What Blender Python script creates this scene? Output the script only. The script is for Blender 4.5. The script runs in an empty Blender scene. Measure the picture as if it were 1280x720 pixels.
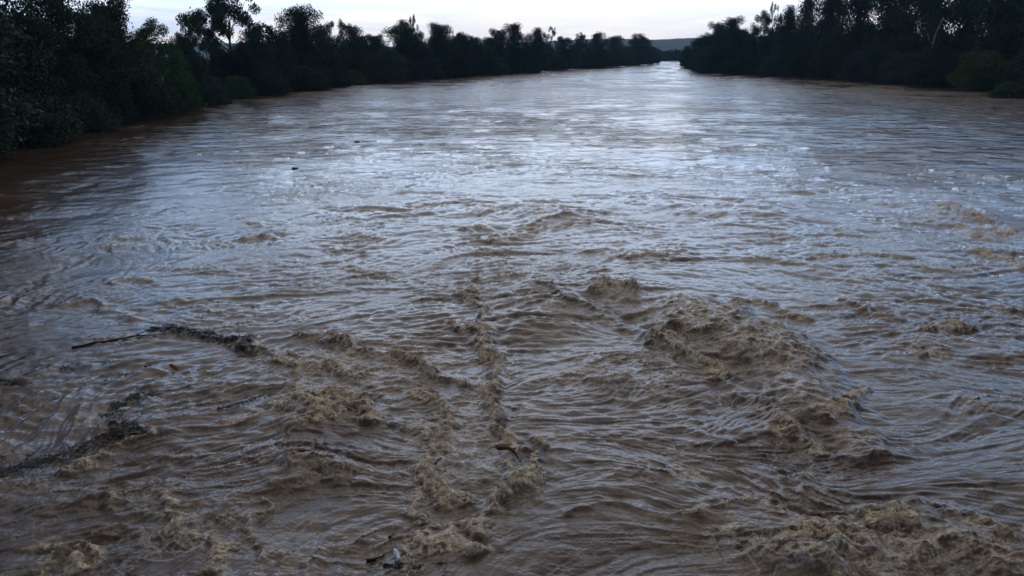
import bpy, math, random
import numpy as np
from mathutils import Vector

random.seed(7)
rng = np.random.default_rng(7)
SC = bpy.context.scene
COL = SC.collection
R = math.radians

# ------------------------------------------------------------------ camera
CAM_H = 8.0
FPX = 1100.0                      # focal length in pixels of a 1280 wide frame
PITCH = math.atan(294.0 / FPX)    # looking down from the bridge
cam_d = bpy.data.cameras.new("camera")
cam_d.sensor_width = 36.0
cam_d.lens = 36.0 * FPX / 1280.0
cam_d.clip_start = 0.1
cam_d.clip_end = 20000
cam = bpy.data.objects.new("camera", cam_d)
cam.location = (0, 0, CAM_H)
cam.rotation_euler = (math.pi / 2 - PITCH, 0, 0)
COL.objects.link(cam)
SC.camera = cam

# ------------------------------------------------------------------ light
SUN_EL, SUN_AZ = R(5.0), R(4.0)   # low evening sun behind thin cloud, ahead and a little right
w = bpy.data.worlds.new("World")
SC.world = w
w.use_nodes = True
nt = w.node_tree
nt.nodes.clear()


def N(tree, kind, **kw):
    n = tree.nodes.new(kind)
    for k, v in kw.items():
        setattr(n, k, v)
    return n


def ramp(tree, fac, stops, interp='LINEAR'):
    n = tree.nodes.new('ShaderNodeValToRGB')
    n.color_ramp.interpolation = interp
    els = n.color_ramp.elements
    while len(els) > 1:
        els.remove(els[-1])
    els[0].position, els[0].color = stops[0][0], (*stops[0][1], 1)
    for p, c in stops[1:]:
        e = els.new(p)
        e.color = (*c, 1)
    tree.links.new(fac, n.inputs[0])
    return n.outputs[0]


def mixc(tree, fac, a, b, mode='MIX'):
    n = tree.nodes.new('ShaderNodeMix')
    n.data_type = 'RGBA'
    n.blend_type = mode
    for sock, v in ((n.inputs[0], fac), (n.inputs[6], a), (n.inputs[7], b)):
        if isinstance(v, (int, float)):
            sock.default_value = v
        elif isinstance(v, tuple):
            sock.default_value = (*v, 1)
        else:
            tree.links.new(v, sock)
    return n.outputs[2]


def mth(tree, op, a, b=None, c=None, clamp=False):
    n = tree.nodes.new('ShaderNodeMath')
    n.operation = op
    n.use_clamp = clamp
    for i, v in enumerate((a, b, c)):
        if v is None:
            continue
        if isinstance(v, (int, float)):
            n.inputs[i].default_value = v
        else:
            tree.links.new(v, n.inputs[i])
    return n.outputs[0]


sky = N(nt, 'ShaderNodeTexSky', sky_type='NISHITA')
sky.sun_disc = False
sky.sun_elevation = SUN_EL
sky.sun_rotation = SUN_AZ
sky.air_density = 1.0
sky.dust_density = 2.0
sky.ozone_density = 3.0
tc = N(nt, 'ShaderNodeTexCoord')
sep = N(nt, 'ShaderNodeSeparateXYZ')
nt.links.new(tc.outputs['Generated'], sep.inputs[0])
# cloud deck seen in perspective: divide the direction by its height
zc = mth(nt, 'ADD', mth(nt, 'MAXIMUM', sep.outputs[2], 0.0), 0.07)
comb = N(nt, 'ShaderNodeCombineXYZ')
nt.links.new(mth(nt, 'DIVIDE', sep.outputs[0], zc), comb.inputs[0])
nt.links.new(mth(nt, 'DIVIDE', sep.outputs[1], zc), comb.inputs[1])
cn = N(nt, 'ShaderNodeTexNoise')
cn.inputs['Scale'].default_value = 0.55
cn.inputs['Detail'].default_value = 7
cn.inputs['Roughness'].default_value = 0.55
cn.inputs['Distortion'].default_value = 0.5
nt.links.new(comb.outputs[0], cn.inputs['Vector'])
# thin bright cloud low over the horizon, blue grey overhead
veil = ramp(nt, sep.outputs[2], [(0.0, (8.8, 8.4, 8.2)), (0.04, (9.0, 8.9, 9.1)), (0.07, (11.5, 12.2, 13.4)), (0.10, (13.5, 15.4, 18.4)),
                                 (0.19, (12.0, 14.2, 17.8)), (0.33, (5.4, 6.1, 7.2)), (0.50, (2.9, 3.0, 3.2)), (1.0, (3.8, 3.7, 3.5))])
# sunward (dot with the sun's bearing) side stays bright, the far side of the sky dims as at dusk
dots = mth(nt, 'ADD', mth(nt, 'MULTIPLY', sep.outputs[0], math.sin(SUN_AZ)), mth(nt, 'MULTIPLY', sep.outputs[1], math.cos(SUN_AZ)))
glow = ramp(nt, mth(nt, 'MULTIPLY_ADD', dots, 0.5, 0.5), [(0.0, (.20, .22, .26)), (0.5, (.42, .45, .50)), (0.80, (.70, .76, .84)), (0.93, (.84, .92, 1.0)), (0.968, (1.0, 1.0, 1.0))])
veil = mixc(nt, 1.0, veil, glow, 'MULTIPLY')
patchy = ramp(nt, cn.outputs['Fac'], [(0.44, (.72, .85, 1.0)), (0.58, (1, 1, 1))])
veil = mixc(nt, 1.0, veil, patchy, 'MULTIPLY')
cover = ramp(nt, cn.outputs['Fac'], [(0.36, (.92, .92, .92)), (0.62, (1, 1, 1))])
col = mixc(nt, cover, sky.outputs[0], veil)
bg = N(nt, 'ShaderNodeBackground')
bg.inputs['Strength'].default_value = 0.13
nt.links.new(col, bg.inputs['Color'])
wo = N(nt, 'ShaderNodeOutputWorld')
nt.links.new(bg.outputs[0], wo.inputs[0])

sd = bpy.data.lights.new("sun", 'SUN')
sd.energy = 0.5
sd.angle = R(60)
sd.color = (1.0, 0.86, 0.70)
sun = bpy.data.objects.new("sun", sd)
sdir = Vector((math.sin(SUN_AZ) * math.cos(R(50)), math.cos(SUN_AZ) * math.cos(R(50)), math.sin(R(50))))
sun.rotation_euler = sdir.to_track_quat('Z', 'Y').to_euler()
sun.location = (0, 0, 60)
COL.objects.link(sun)

SC.view_settings.view_transform = 'Standard'
SC.view_settings.look = 'None'
SC.view_settings.exposure = 0.15
SC.view_settings.gamma = 1.0
SC.cycles.max_bounces = 6
SC.cycles.diffuse_bounces = 2
SC.cycles.glossy_bounces = 3
SC.cycles.volume_bounces = 0


# ------------------------------------------------------------------ measuring helpers
def ray(x, y):
    """direction (per metre of depth along +Y) seen at photo pixel x,y"""
    a, b = (x - 640.0), (360.0 - y)
    cp, sp = math.cos(PITCH), math.sin(PITCH)
    return np.array([a, FPX * cp + b * sp, b * cp - FPX * sp])


def at(x, y, z=0.0):
    d = ray(x, y)
    t = (z - CAM_H) / d[2]
    return d[0] * t, d[1] * t


def height_at(x, y, X, Y):
    """height of the point over ground spot X,Y whose image row is y"""
    d = ray(x, y)
    return CAM_H + d[2] * (Y / d[1])


def tagit(o, label=None, cat=None, group=None, kind=None):
    if label: o['label'] = label
    if cat: o['category'] = cat
    if group: o['group'] = group
    if kind: o['kind'] = kind
    return o


# ------------------------------------------------------------------ numpy noise
_p = rng.permutation(256).astype(np.int32)
PERM = np.concatenate([_p, _p])
_a = rng.random(256) * 2 * np.pi
GX, GY = np.cos(_a).astype(np.float32), np.sin(_a).astype(np.float32)


def perlin(x, y, seed=0):
    x = x + seed * 17.31
    y = y - seed * 9.73
    xf = np.floor(x); yf = np.floor(y)
    xi = xf.astype(np.int32) & 255; yi = yf.astype(np.int32) & 255
    fx = (x - xf).astype(np.float32); fy = (y - yf).astype(np.float32)
    u = fx * fx * fx * (fx * (fx * 6 - 15) + 10); v = fy * fy * fy * (fy * (fy * 6 - 15) + 10)
    px0 = PERM[xi]; px1 = PERM[xi + 1]
    def g(pp, yy, dx, dy):
        h = PERM[pp + yy]
        return GX[h] * dx + GY[h] * dy
    yi1 = (yi + 1) & 255
    n00 = g(px0, yi, fx, fy); n10 = g(px1, yi, fx - 1, fy)
    n01 = g(px0, yi1, fx, fy - 1); n11 = g(px1, yi1, fx - 1, fy - 1)
    a = n00 + u * (n10 - n00); b = n01 + u * (n11 - n01)
    return (a + v * (b - a)) * 1.5


def fbm(x, y, oct=3, seed=0, gain=0.5):
    s = 0; a = 1.0; t = 0
    for i in range(oct):
        s = s + a * perlin(x * 2 ** i, y * 2 ** i, seed + i * 3)
        t += a; a *= gain
    return s / t


def smooth(a, b, x):
    t = np.clip((x - a) / (b - a), 0, 1)
    return t * t * (3 - 2 * t)


# ------------------------------------------------------------------ the river surface
# rows by distance, columns by bearing: dense where the water is near, coarse far off
NC, NR = 1090, 980
q = np.linspace(0, 1, NR)
inv = (1 / 9.0) * (1 - q) + (1 / 1500.0) * q
r1 = 1 / inv
r2 = 9.0 * (1500.0 / 9.0) ** q
rr = 1 / (0.80 / r1 + 0.20 / r2)
rr = np.concatenate([rr, [1800, 2100]])
th_in = np.linspace(-R(37), R(37), NC - 60)
th_l = -R(37) - (np.linspace(1, 0, 30, endpoint=False) ** 1.0) * R(43)
th = np.concatenate([th_l, th_in, -th_l[::-1]])
TH, RR = np.meshgrid(th, rr)
WX = (RR * np.sin(TH)).astype(np.float32)
WY = (RR * np.cos(TH)).astype(np.float32)
NR = len(rr)
DR = np.gradient(rr).astype(np.float32)[:, None] * np.ones_like(WX)

# flow directions read off the streaks of the water: (place, direction)
FLOW = [(100, 640, 1, -.05), (60, 560, 1, -.35), (200, 500, 1, -.2), (100, 450, 1, -.15), (300, 560, 1, -.5),
        (250, 620, 1, -.08), (330, 660, 1, -1), (720, 690, 1, -.35), (700, 600, 1, -.45), (800, 600, 1, .06),
        (750, 500, 1, -.1), (1100, 600, 1, 0), (1150, 520, 1, -.12), (1050, 560, 1, .15), (620, 400, 1, .1),
        (450, 400, 1, -.2), (900, 350, 1, .05), (1200, 450, 1, .08), (500, 600, 1, -.6), (430, 560, 1, .1),
        (100, 330, 1, -.3), (200, 250, 1, -.15), (500, 230, 1, -.06), (900, 220, 1, 0), (1200, 240, 1, .06),
        (880, 660, 1, -.3), (640, 330, 1, -.2), (960, 620, 1, .3), (1200, 690, 1, .1)]


def flow_angle(X, Y):
    vx = np.zeros_like(X); vy = np.zeros_like(X)
    for (px, py, dx, dy) in FLOW:
        a = at(px, py); b = at(px + dx * 6, py + dy * 6)
        ex, ey = b[0] - a[0], b[1] - a[1]
        L = math.hypot(ex, ey); ex /= L; ey /= L
        s = 0.16 * a[1]
        wt = 1.0 / (((X - a[0]) ** 2 + (Y - a[1]) ** 2) / (s * s) + 0.05) ** 1.5
        vx += wt * ex; vy += wt * ey
    return np.arctan2(vy, vx)


near = rr < 112
nn = int(near.sum())
X, Y = WX[:nn], WY[:nn]
Rn = RR[:nn].astype(np.float32)
# coarse angle lattice, then per-vertex lookup
gx0, gx1, gy0, gy1, gs = -115.0, 115.0, 0.0, 115.0, 0.36
gnx, gny = int((gx1 - gx0) / gs) + 2, int((gy1 - gy0) / gs) + 2
GXX, GYY = np.meshgrid(gx0 + gs * np.arange(gnx), gy0 + gs * np.arange(gny))
GXX = GXX.astype(np.float32); GYY = GYY.astype(np.float32)
ANG = flow_angle(GXX, GYY)
ANG = ANG + 1.5 * fbm(GXX / 5.0, GYY / 5.0, 2, 31) + 0.55 * perlin(GXX / 1.6, GYY / 1.6, 44)
FVX = np.cos(ANG).astype(np.float32); FVY = np.sin(ANG).astype(np.float32)


def flow(x, y):
    i = np.clip(((x - gx0) / gs).astype(np.int32), 0, gnx - 1)
    j = np.clip(((y - gy0) / gs).astype(np.int32), 0, gny - 1)
    return FVX[j, i], FVY[j, i]


def streaks(lam, half, step, seed):
    """noise smeared along the current"""
    acc = perlin(X / lam, Y / lam, seed)
    for sgn in (-1, 1):
        x, y = X.copy(), Y.copy()
        for k in range(half):
            vx, vy = flow(x, y)
            x = x + sgn * step * vx; y = y + sgn * step * vy
            acc = acc + (1 - (k + 1) / (half + 1)) * perlin(x / lam, y / lam, seed)
    return acc / math.sqrt(half + 1)


S0 = streaks(1.15, 7, 0.70, 8)
S1 = streaks(0.44, 5, 0.27, 1)
S2 = streaks(0.17, 5, 0.11, 5)
S3 = streaks(0.11, 3, 0.07, 9)
k0 = smooth(0.75, 0.35, DR[:nn]); k1 = smooth(0.6, 0.22, DR[:nn]); kb = smooth(1.0, .5, DR[:nn]); k2 = smooth(0.45, 0.12, DR[:nn])

# ---- features of the current, traced from the photograph: (points, width m, height m, foam)
RIDGES = [
    ([(190, 416), (250, 417), (300, 430), (345, 444), (390, 455), (430, 468), (475, 488)], .30, .16, .75),
    ([(350, 424), (415, 425), (455, 445), (500, 452), (545, 470), (575, 486), (612, 490)], .30, .24, .95),
    ([(300, 428), (350, 455), (400, 470)], .3, .14, .6),
    ([(350, 482), (390, 494), (430, 508), (475, 520)], .45, .22, 1.0),
    ([(375, 500), (410, 520), (450, 514), (480, 535)], .45, .16, .9),
    ([(510, 494), (535, 505), (552, 520), (548, 540)], .28, .16, .9),
    ([(500, 535), (535, 545), (565, 560), (572, 575)], .30, .15, .9),
    ([(560, 535), (548, 570), (540, 600), (556, 628), (600, 640)], .25, .12, .85),
    ([(535, 585), (525, 612), (516, 645), (525, 665)], .2, .10, .7),
    ([(604, 343), (583, 363), (590, 382), (602, 396), (612, 430), (618, 452), (612, 480), (620, 512),
      (632, 545), (637, 582), (641, 612), (622, 642), (585, 660), (535, 670), (495, 684)], .20, .17, .9),
    ([(580, 428), (600, 425), (618, 440), (612, 460)], .35, .2, .85),
    ([(560, 405), (575, 415), (600, 412)], .22, .15, .7),
    ([(664, 540), (672, 562), (658, 590), (640, 618)], .16, .10, .8),
    ([(505, 705), (550, 682), (585, 684), (592, 700)], .30, .14, .8),
    ([(560, 655), (600, 660), (640, 640)], .2, .1, .5),
    ([(643, 363), (690, 372), (718, 385), (760, 402), (800, 420), (845, 442)], .32, .20, .30),
    ([(800, 420), (845, 442), (890, 465), (912, 482)], .30, .26, 1.0),
    ([(912, 482), (940, 505), (965, 522)], .25, .22, .1),
    ([(962, 522), (990, 540), (1016, 572)], .28, .24, 1.0),
    ([(1016, 572), (1000, 610), (985, 640)], .25, .10, .0),
    ([(1015, 528), (1045, 520), (1075, 502), (1086, 484)], .18, .14, .95),
    ([(905, 397), (932, 380), (962, 381), (985, 400), (1020, 405)], .30, .20, .7),
    ([(860, 430), (900, 425), (930, 402)], .3, .2, .35),
    ([(745, 372), (765, 366), (800, 372)], .40, .22, .85),
    ([(550, 300), (600, 299), (640, 292), (680, 279), (735, 266), (785, 269)], .45, .24, .25),
    ([(600, 305), (640, 297), (690, 287), (750, 278)], .35, .12, .8),
    ([(575, 290), (595, 285), (615, 290)], .4, .25, .5),
    ([(300, 300), (325, 297), (350, 299)], .30, .15, .7),
    ([(285, 268), (330, 285), (372, 296)], .35, .12, .4),
    ([(405, 312), (440, 315), (450, 318)], .3, .14, .4),
    ([(425, 335), (465, 339), (492, 352)], .25, .12, .8),
    ([(1165, 262), (1188, 257), (1212, 272), (1252, 285)], .50, .38, .9),
    ([(1190, 280), (1228, 300), (1282, 286)], .45, .20, .9),
    ([(1212, 312), (1250, 324), (1284, 337)], .4, .18, .9),
    ([(1000, 325), (1060, 322), (1100, 320), (1145, 326)], .35, .14, .7),
    ([(1128, 210), (1200, 217), (1290, 230)], .7, .22, .6),
    ([(850, 271), (900, 258), (960, 254), (1020, 262)], .8, .26, .35),
    ([(760, 320), (800, 322), (835, 318)], .4, .14, .6),
    ([(1155, 421), (1185, 410), (1215, 412)], .3, .2, .8),
    ([(1100, 445), (1140, 452), (1165, 450)], .3, .14, .3),
    ([(1040, 580), (1075, 572), (1110, 566)], .3, .12, .1),
    ([(940, 622), (975, 636), (1010, 640), (1060, 646)], .2, .12, .3),
    ([(1060, 650), (1100, 655), (1140, 662)], .28, .2, .95),
    ([(1138, 648), (1170, 640), (1200, 648)], .3, .18, .2),
    ([(1200, 650), (1222, 660), (1240, 674), (1290, 684)], .22, .2, .95),
    ([(945, 690), (965, 680), (1000, 678), (1030, 668)], .25, .14, .7),
    ([(985, 712), (1020, 705), (1050, 690), (1100, 694)], .25, .14, .6),
    ([(1130, 700), (1180, 690), (1230, 700)], .3, .14, .6),
    ([(88, 684), (97, 700), (104, 725)], .14, .13, .9),
    ([(188, 612), (208, 640), (232, 665), (215, 695)], .22, .12, .85),
    ([(257, 664), (272, 690), (278, 725)], .16, .1, .85),
    ([(120, 669), (140, 665), (158, 670)], .14, .1, .5),
    ([(60, 650), (120, 636), (200, 640)], .25, .10, .1),
    ([(60, 600), (100, 584), (150, 568), (192, 546)], .22, .14, .45),
    ([(190, 590), (215, 580), (250, 582)], .2, .1, .2),
    ([(320, 620), (318, 650), (330, 690)], .2, .08, .4),
    ([(345, 600), (380, 590), (420, 585)], .3, .14, .35),
    ([(-40, 405), (0, 388), (60, 345), (110, 320), (180, 300), (265, 275)], .45, -.16, .0),
    ([(130, 355), (165, 350), (190, 356)], .35, .12, .35),
    ([(40, 385), (110, 380), (170, 400), (240, 372)], .3, .08, .2),
    ([(120, 560), (160, 545), (220, 548)], .3, .12, .1),
    ([(160, 500), (200, 486), (270, 492), (330, 480)], .5, .10, .0),
    ([(620, 600), (700, 560), (740, 540)], .6, .08, .0),
    ([(700, 640), (760, 625), (830, 640), (860, 655)], .3, .10, .1),
    ([(860, 655), (900, 640), (930, 622)], .25, .10, .4),
    ([(1040, 375), (1090, 395), (1130, 405)], .3, .16, .2),
    ([(700, 470), (760, 480), (800, 470)], .3, .1, .25),
    ([(430, 200), (520, 195), (600, 190)], 1.2, .15, .1),
    ([(880, 170), (960, 185), (1060, 180)], 1.5, .2, .15),
]
# upwelling boils: centre, half-width px, half-height px, height m, roughness
BOILS = [(868, 408, 62, 34, .42, 1.0), (962, 442, 55, 38, .40, 1.0), (1008, 508, 50, 26, .34, .45),
         (772, 370, 34, 14, .28, .9), (680, 385, 70, 30, .28, .2), (1085, 555, 45, 18, .14, .5),
         (1100, 690, 160, 34, .12, 1.0), (1010, 690, 90, 30, .12, .9), (1250, 700, 60, 30, .1, .8),
         (390, 520, 50, 25, .14, .7), (395, 590, 60, 22, .12, .5), (560, 560, 70, 60, .05, .5),
         (440, 470, 110, 40, .06, .6), (940, 268, 70, 12, .25, .2), (1190, 268, 30, 10, .2, .6),
         (690, 270, 50, 12, .22, .3), (900, 650, 50, 20, .1, .2), (1130, 655, 60, 14, .12, .3)]
# areas laced with pale foam film: centre, half size px, strength
LACE = [(960, 470, 130, 50, .45), (590, 545, 70, 100, .85), (900, 520, 90, 60, .8), (960, 570, 70, 30, .7),
        (430, 560, 35, 16, .9), (1235, 305, 60, 30, .9), (1180, 425, 50, 22, .9), (190, 700, 90, 25, .9),
        (300, 640, 60, 60, .6), (840, 480, 100, 60, .55), (1000, 690, 110, 45, .7), (550, 640, 60, 30, .9),
        (700, 430, 110, 60, .45), (1080, 320, 130, 20, .5), (620, 500, 50, 50, .8), (1160, 640, 130, 20, .5),
        (560, 350, 140, 40, .3), (180, 690, 30, 14, 1.0), (90, 330, 80, 40, .25), (1000, 380, 150, 50, .35),
        (800, 300, 200, 30, .35), (380, 300, 100, 30, .35), (740, 560, 120, 60, .3), (1250, 480, 60, 60, .2)]


def px_ellipse(cx, cy, hw, hh):
    c = at(cx, cy); a = at(cx + hw, cy); t = at(cx, cy - hh); b = at(cx, cy + hh)
    return c[0], 0.5 * (t[1] + b[1]), abs(a[0] - c[0]), 0.5 * (t[1] - b[1])


# wobble the space so the ridges meander and fray
wx = X + 0.46 * fbm(X / 1.2, Y / 1.2, 2, 61) + .16 * perlin(X / .38, Y / .38, 63); wy = Y + 0.52 * fbm(X / 1.2, Y / 1.2, 2, 72) + .20 * perlin(X / .38, Y / .38, 65)
H = np.zeros_like(X); FOAM = np.zeros_like(X); CHURN = np.zeros_like(X); LACEM = np.zeros_like(X)
gate0 = smooth(-0.05, 0.5, fbm(X / 1.0, Y / 1.0, 3, 97, .6))
ridge_mod = 0.58 + 1.0 * fbm(X / 0.9, Y / 0.9, 2, 90)
for pts, wd, ht, fo in RIDGES:
    wd *= .66; ht *= .58 if pts[0][1] > 340 else .40
    P = [at(*p) for p in pts]
    xs = [p[0] for p in P]; ys = [p[1] for p in P]
    m = wd * 5 + 0.8
    sel = np.where((wx > min(xs) - m) & (wx < max(xs) + m) & (wy > min(ys) - m) & (wy < max(ys) + m))
    if len(sel[0]) == 0:
        continue
    qx, qy = wx[sel], wy[sel]
    best = np.full(qx.shape, 1e9, np.float32); side = np.zeros_like(best); endf = np.zeros_like(best)
    tot = sum(math.dist(P[i], P[i + 1]) for i in range(len(P) - 1)); run = 0
    for i in range(len(P) - 1):
        ax, ay = P[i]; bx, by = P[i + 1]
        dx, dy = bx - ax, by - ay; L2 = dx * dx + dy * dy; L = math.sqrt(L2)
        t = np.clip(((qx - ax) * dx + (qy - ay) * dy) / L2, 0, 1)
        ex = qx - (ax + t * dx); ey = qy - (ay + t * dy)
        d = np.hypot(ex, ey)
        up = d < best
        best = np.where(up, d, best)
        side = np.where(up, np.sign(dx * ey - dy * ex), side)
        endf = np.where(up, (run + t * L) / tot, endf)
        run += L
    taper = smooth(-0.02, 0.12, endf) * smooth(1.02, 0.88, endf)
    mod = np.clip(ridge_mod[sel], 0.1, 1.6)
    asym = np.where(side > 0, 1.0, 0.65)
    prof = np.exp(-(best / (wd * asym)) ** 1.6)
    H[sel] += ht * prof * taper * (0.35 + 0.65 * mod)
    trough = np.exp(-((best - wd * 2.3) / (wd * 1.1)) ** 2)
    H[sel] -= 0.22 * abs(ht) * trough * taper
    fm = np.exp(-(best / (wd * 1.05)) ** 2) * taper * fo * np.clip(mod * 1.25, 0, 1.3)
    fm = np.maximum(fm, .70 * fo * taper * np.exp(-(best / (wd * 3.4)) ** 2) * gate0[sel])
    FOAM[sel] = np.maximum(FOAM[sel], fm)
    CHURN[sel] = np.maximum(CHURN[sel], 0.5 * np.exp(-(best / (wd * 2.2)) ** 2) * taper * (0.25 + 0.75 * fo))
for cx, cy, hw, hh, ht, ro in BOILS:
    ex, ey, ew, eh = px_ellipse(cx, cy, hw, hh)
    d2 = ((wx - ex) / ew) ** 2 + ((wy - ey) / eh) ** 2
    m = np.exp(-d2 ** 1.4)
    H += ht * m
    CHURN = np.maximum(CHURN, m * ro)
for cx, cy, hw, hh, s in LACE:
    ex, ey, ew, eh = px_ellipse(cx, cy, hw, hh)
    d2 = ((wx - ex) / ew) ** 2 + ((wy - ey) / eh) ** 2
    LACEM = np.maximum(LACEM, s * np.exp(-d2))

# smooth glassy zone beyond the shear line on the left
sx, sy, sw, sh = px_ellipse(60, 270, 230, 70)
calm = np.exp(-(((X - sx) / sw) ** 2 + ((Y - sy) / sh) ** 2) ** 1.5)
act = (1 - 0.35 * calm)

B1 = fbm(X / 5.5, Y / 4.0, 2, 11)
B2 = perlin(X / 1.9 + 0.4 * B1, Y / 1.5, 14)
B3 = perlin(X / 0.85 + 0.5 * B2, Y / 0.62, 17)
B4 = perlin(X / 0.36 + 0.4 * B3, Y / 0.28, 19)
B5 = perlin(X / 0.16 + 0.5 * B4, Y / 0.13, 21)
B6 = perlin(X / 0.075, Y / 0.065, 25)


def cusp(n):                      # broad troughs and sharp crests
    return 1 - np.sqrt(n * n + 0.006) * 2.0


patch = 0.55 + 0.6 * smooth(-0.3, 0.4, fbm(X / 7.0, Y / 7.0, 2, 140))
H += 0.085 * B1 + act * patch * (0.062 * B2 * kb + (0.065 * S0 + .045 * cusp(S0)) * k0 + 0.034 * cusp(B3) * k1)
H += act * patch * (0.022 * S1 * k1 + 0.034 * cusp(S1) * k1 + 0.022 * cusp(S2) * k2 + 0.010 * S2 * k2)
H += act * patch * (0.014 * B4 + .007 * cusp(B4)) * k2

# small whitecaps wherever steep crests gather in the churning reach
zone = smooth(70, 40, Y) * smooth(-0.15, 0.35, fbm(X / 4.2, Y / 4.2, 2, 150)) * act
sp = smooth(0.72, 0.97, cusp(S1 * .9)) * smooth(-.1, .4, B2 + 0.5 * B1) * zone
FOAM = np.maximum(FOAM, 0.65 * sp)
CHURN = np.maximum(CHURN, 0.35 * zone * smooth(0.0, .4, B2))

# froth: piled lumps on the ridges, rolling lumps in the boils
kf = smooth(0.30, 0.08, DR[:nn])
L1 = np.abs(perlin(X / 0.42 + .3 * B4, Y / 0.34, 201)); L2 = np.abs(perlin(X / 0.19 + .2 * B5, Y / 0.16, 203)); L3 = np.abs(perlin(X / 0.09, Y / 0.08, 207))
def rid(n, k=3.2):
    return np.clip(1 - np.abs(n) * k, 0, 1)


F1 = rid(perlin(X / .34 + .7 * B4, Y / .30 + .5 * B4, 211), 2.6)
F2 = rid(perlin(X / .17 + .6 * B5, Y / .15 + .5 * B4, 213), 2.6)
F3 = rid(perlin(X / .09 + .4 * B6, Y / .08, 215), 2.4)
L0 = np.abs(perlin(wx / .85, wy / .75, 209))
H += CHURN * (0.13 * L0 + 0.09 * L1 * k1 + 0.035 * L2 * k2 + 0.015 * L3 * kf)
FS = rid(S3, 1.5)
H += FOAM * (0.03 * F1 * k1 + 0.04 * F2 * k2 + 0.03 * F3 * kf + .035 * FS * kf)
# break the foam up, lay pale film in threads
web1 = 1 - np.abs(perlin(X / 0.55 + 0.9 * B3, Y / 0.5 + 0.9 * S1 * .4, 301)) * 2.4
web2 = 1 - np.abs(perlin(X / 0.22 + 0.8 * B4, Y / 0.2 + .5 * S1, 305)) * 2.4
gate = smooth(-0.1, 0.45, fbm(X / 1.6, Y / 1.6, 2, 310))
lace = 1.35 * LACEM * gate * np.clip(smooth(.70, .98, web1) * .8 + smooth(.72, 1.0, web2) * .7, 0, 1)
scum = 0.8 * smooth(0.82, 1.0, cusp(S1 * .8)) * zone * smooth(-.2, .3, B2)
foam_c = smooth(0.22, 1.0, FOAM * (0.05 + .5 * F1 + 0.65 * F2 + 0.65 * F3 * kf + .75 * FS)) + 0.40 * CHURN * smooth(.8, 2.1, F1 + F2 + F3 + FS)
foam_c = np.clip(foam_c, 0, 1)
foam_c = np.maximum(foam_c, scum * .75 * (.4 + .6 * F2))
fleck = smooth(.62, .95, rid(S1, 1.6)) * smooth(.05, .42, fbm(X / 2.2, Y / 1.8, 3, 171, .6)) * zone
foam_c = np.maximum(foam_c, .6 * fleck * (.35 + .65 * F1))

SCUMP = [([(186, 414), (225, 417), (262, 421), (310, 433)], .36, 1.0), ([(200, 496), (160, 503), (135, 518), (150, 535), (168, 545), (150, 552)], .34, 1.0),
         ([(170, 542), (110, 562), (50, 582), (-60, 612)], .34, .9), ([(-20, 478), (12, 484), (34, 488)], .25, .9),
         ([(272, 519), (300, 510), (345, 490)], .25, .7), ([(478, 704), (500, 712), (540, 712)], .16, .8),
         ([(60, 462), (88, 461), (105, 464)], .15, .6), ([(-30, 640), (-10, 650), (20, 700)], .4, .4), ([(195, 497), (180, 505), (170, 525), (150, 535)], .22, .9)]
SC_M = np.zeros_like(X)
for pts, wd, st in SCUMP:
    P = [at(*p) for p in pts]
    best = np.full(X.shape, 1e9, np.float32)
    for i in range(len(P) - 1):
        ax, ay = P[i]; bx, by = P[i + 1]; dx, dy = bx - ax, by - ay
        tt = np.clip(((wx - ax) * dx + (wy - ay) * dy) / (dx * dx + dy * dy), 0, 1)
        best = np.minimum(best, np.hypot(wx - ax - tt * dx, wy - ay - tt * dy))
    SC_M = np.maximum(SC_M, st * np.exp(-(best / wd) ** 2))
scum_a0 = smooth(.38, .75, SC_M * (.75 + .5 * S2 + .35 * S1 + .5 * B5))

# far water: long low swells only, the fine relief is left to the surface grain
Hf = np.zeros_like(WX)
Hf[:nn] = H
fX, fY, fD = WX[nn:], WY[nn:], DR[nn:]
far = 0.075 * fbm(fX / 5.5, fY / 4.0, 2, 11) + .09 * perlin(fX / 11, fY / 7, 12) + .06 * perlin(fX / 3.6, fY / 3.2, 13) * smooth(3.0, 1.4, fD)
far = far + 0.05 * perlin(fX / 1.9, fY / 1.5, 14) * smooth(1.6, .6, fD)
Hf[nn:] = far * smooth(1500, 300, RR[nn:])
bl = smooth(111, 85, RR[:nn])
Hf[:nn] = H * bl + (1 - bl) * (0.075 * B1 + 0.05 * B2)
foam_a = np.zeros_like(WX); foam_a[:nn] = foam_c * bl
lace_a = np.zeros_like(WX); lace_a[:nn] = lace * bl
scum_a = np.zeros_like(WX); scum_a[:nn] = scum_a0
# patchy ruffling of the far reach
ruff = smooth(-0.22, 0.30, fbm(WX / 13.0, WY / 14.0, 4, 401, .6) + .35 * fbm(WX / 60, WY / 70, 1, 407))
PX = WX.copy(); PY = WY.copy()
fr = np.clip(FOAM + 0.5 * CHURN, 0, 1) * kf
PX[:nn] += fr * 0.05 * perlin(X / .16, Y / .16, 501)
PY[:nn] += fr * 0.05 * perlin(X / .16, Y / .16, 509) - 0.10 * FOAM * kf


def water_z(x, y):
    r = math.hypot(x, y); t = math.atan2(x, y)
    i = int(np.clip(np.searchsorted(rr, r), 0, NR - 1)); j = int(np.clip(np.searchsorted(th, t), 0, len(th) - 1))
    return float(Hf[i, j])


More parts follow.
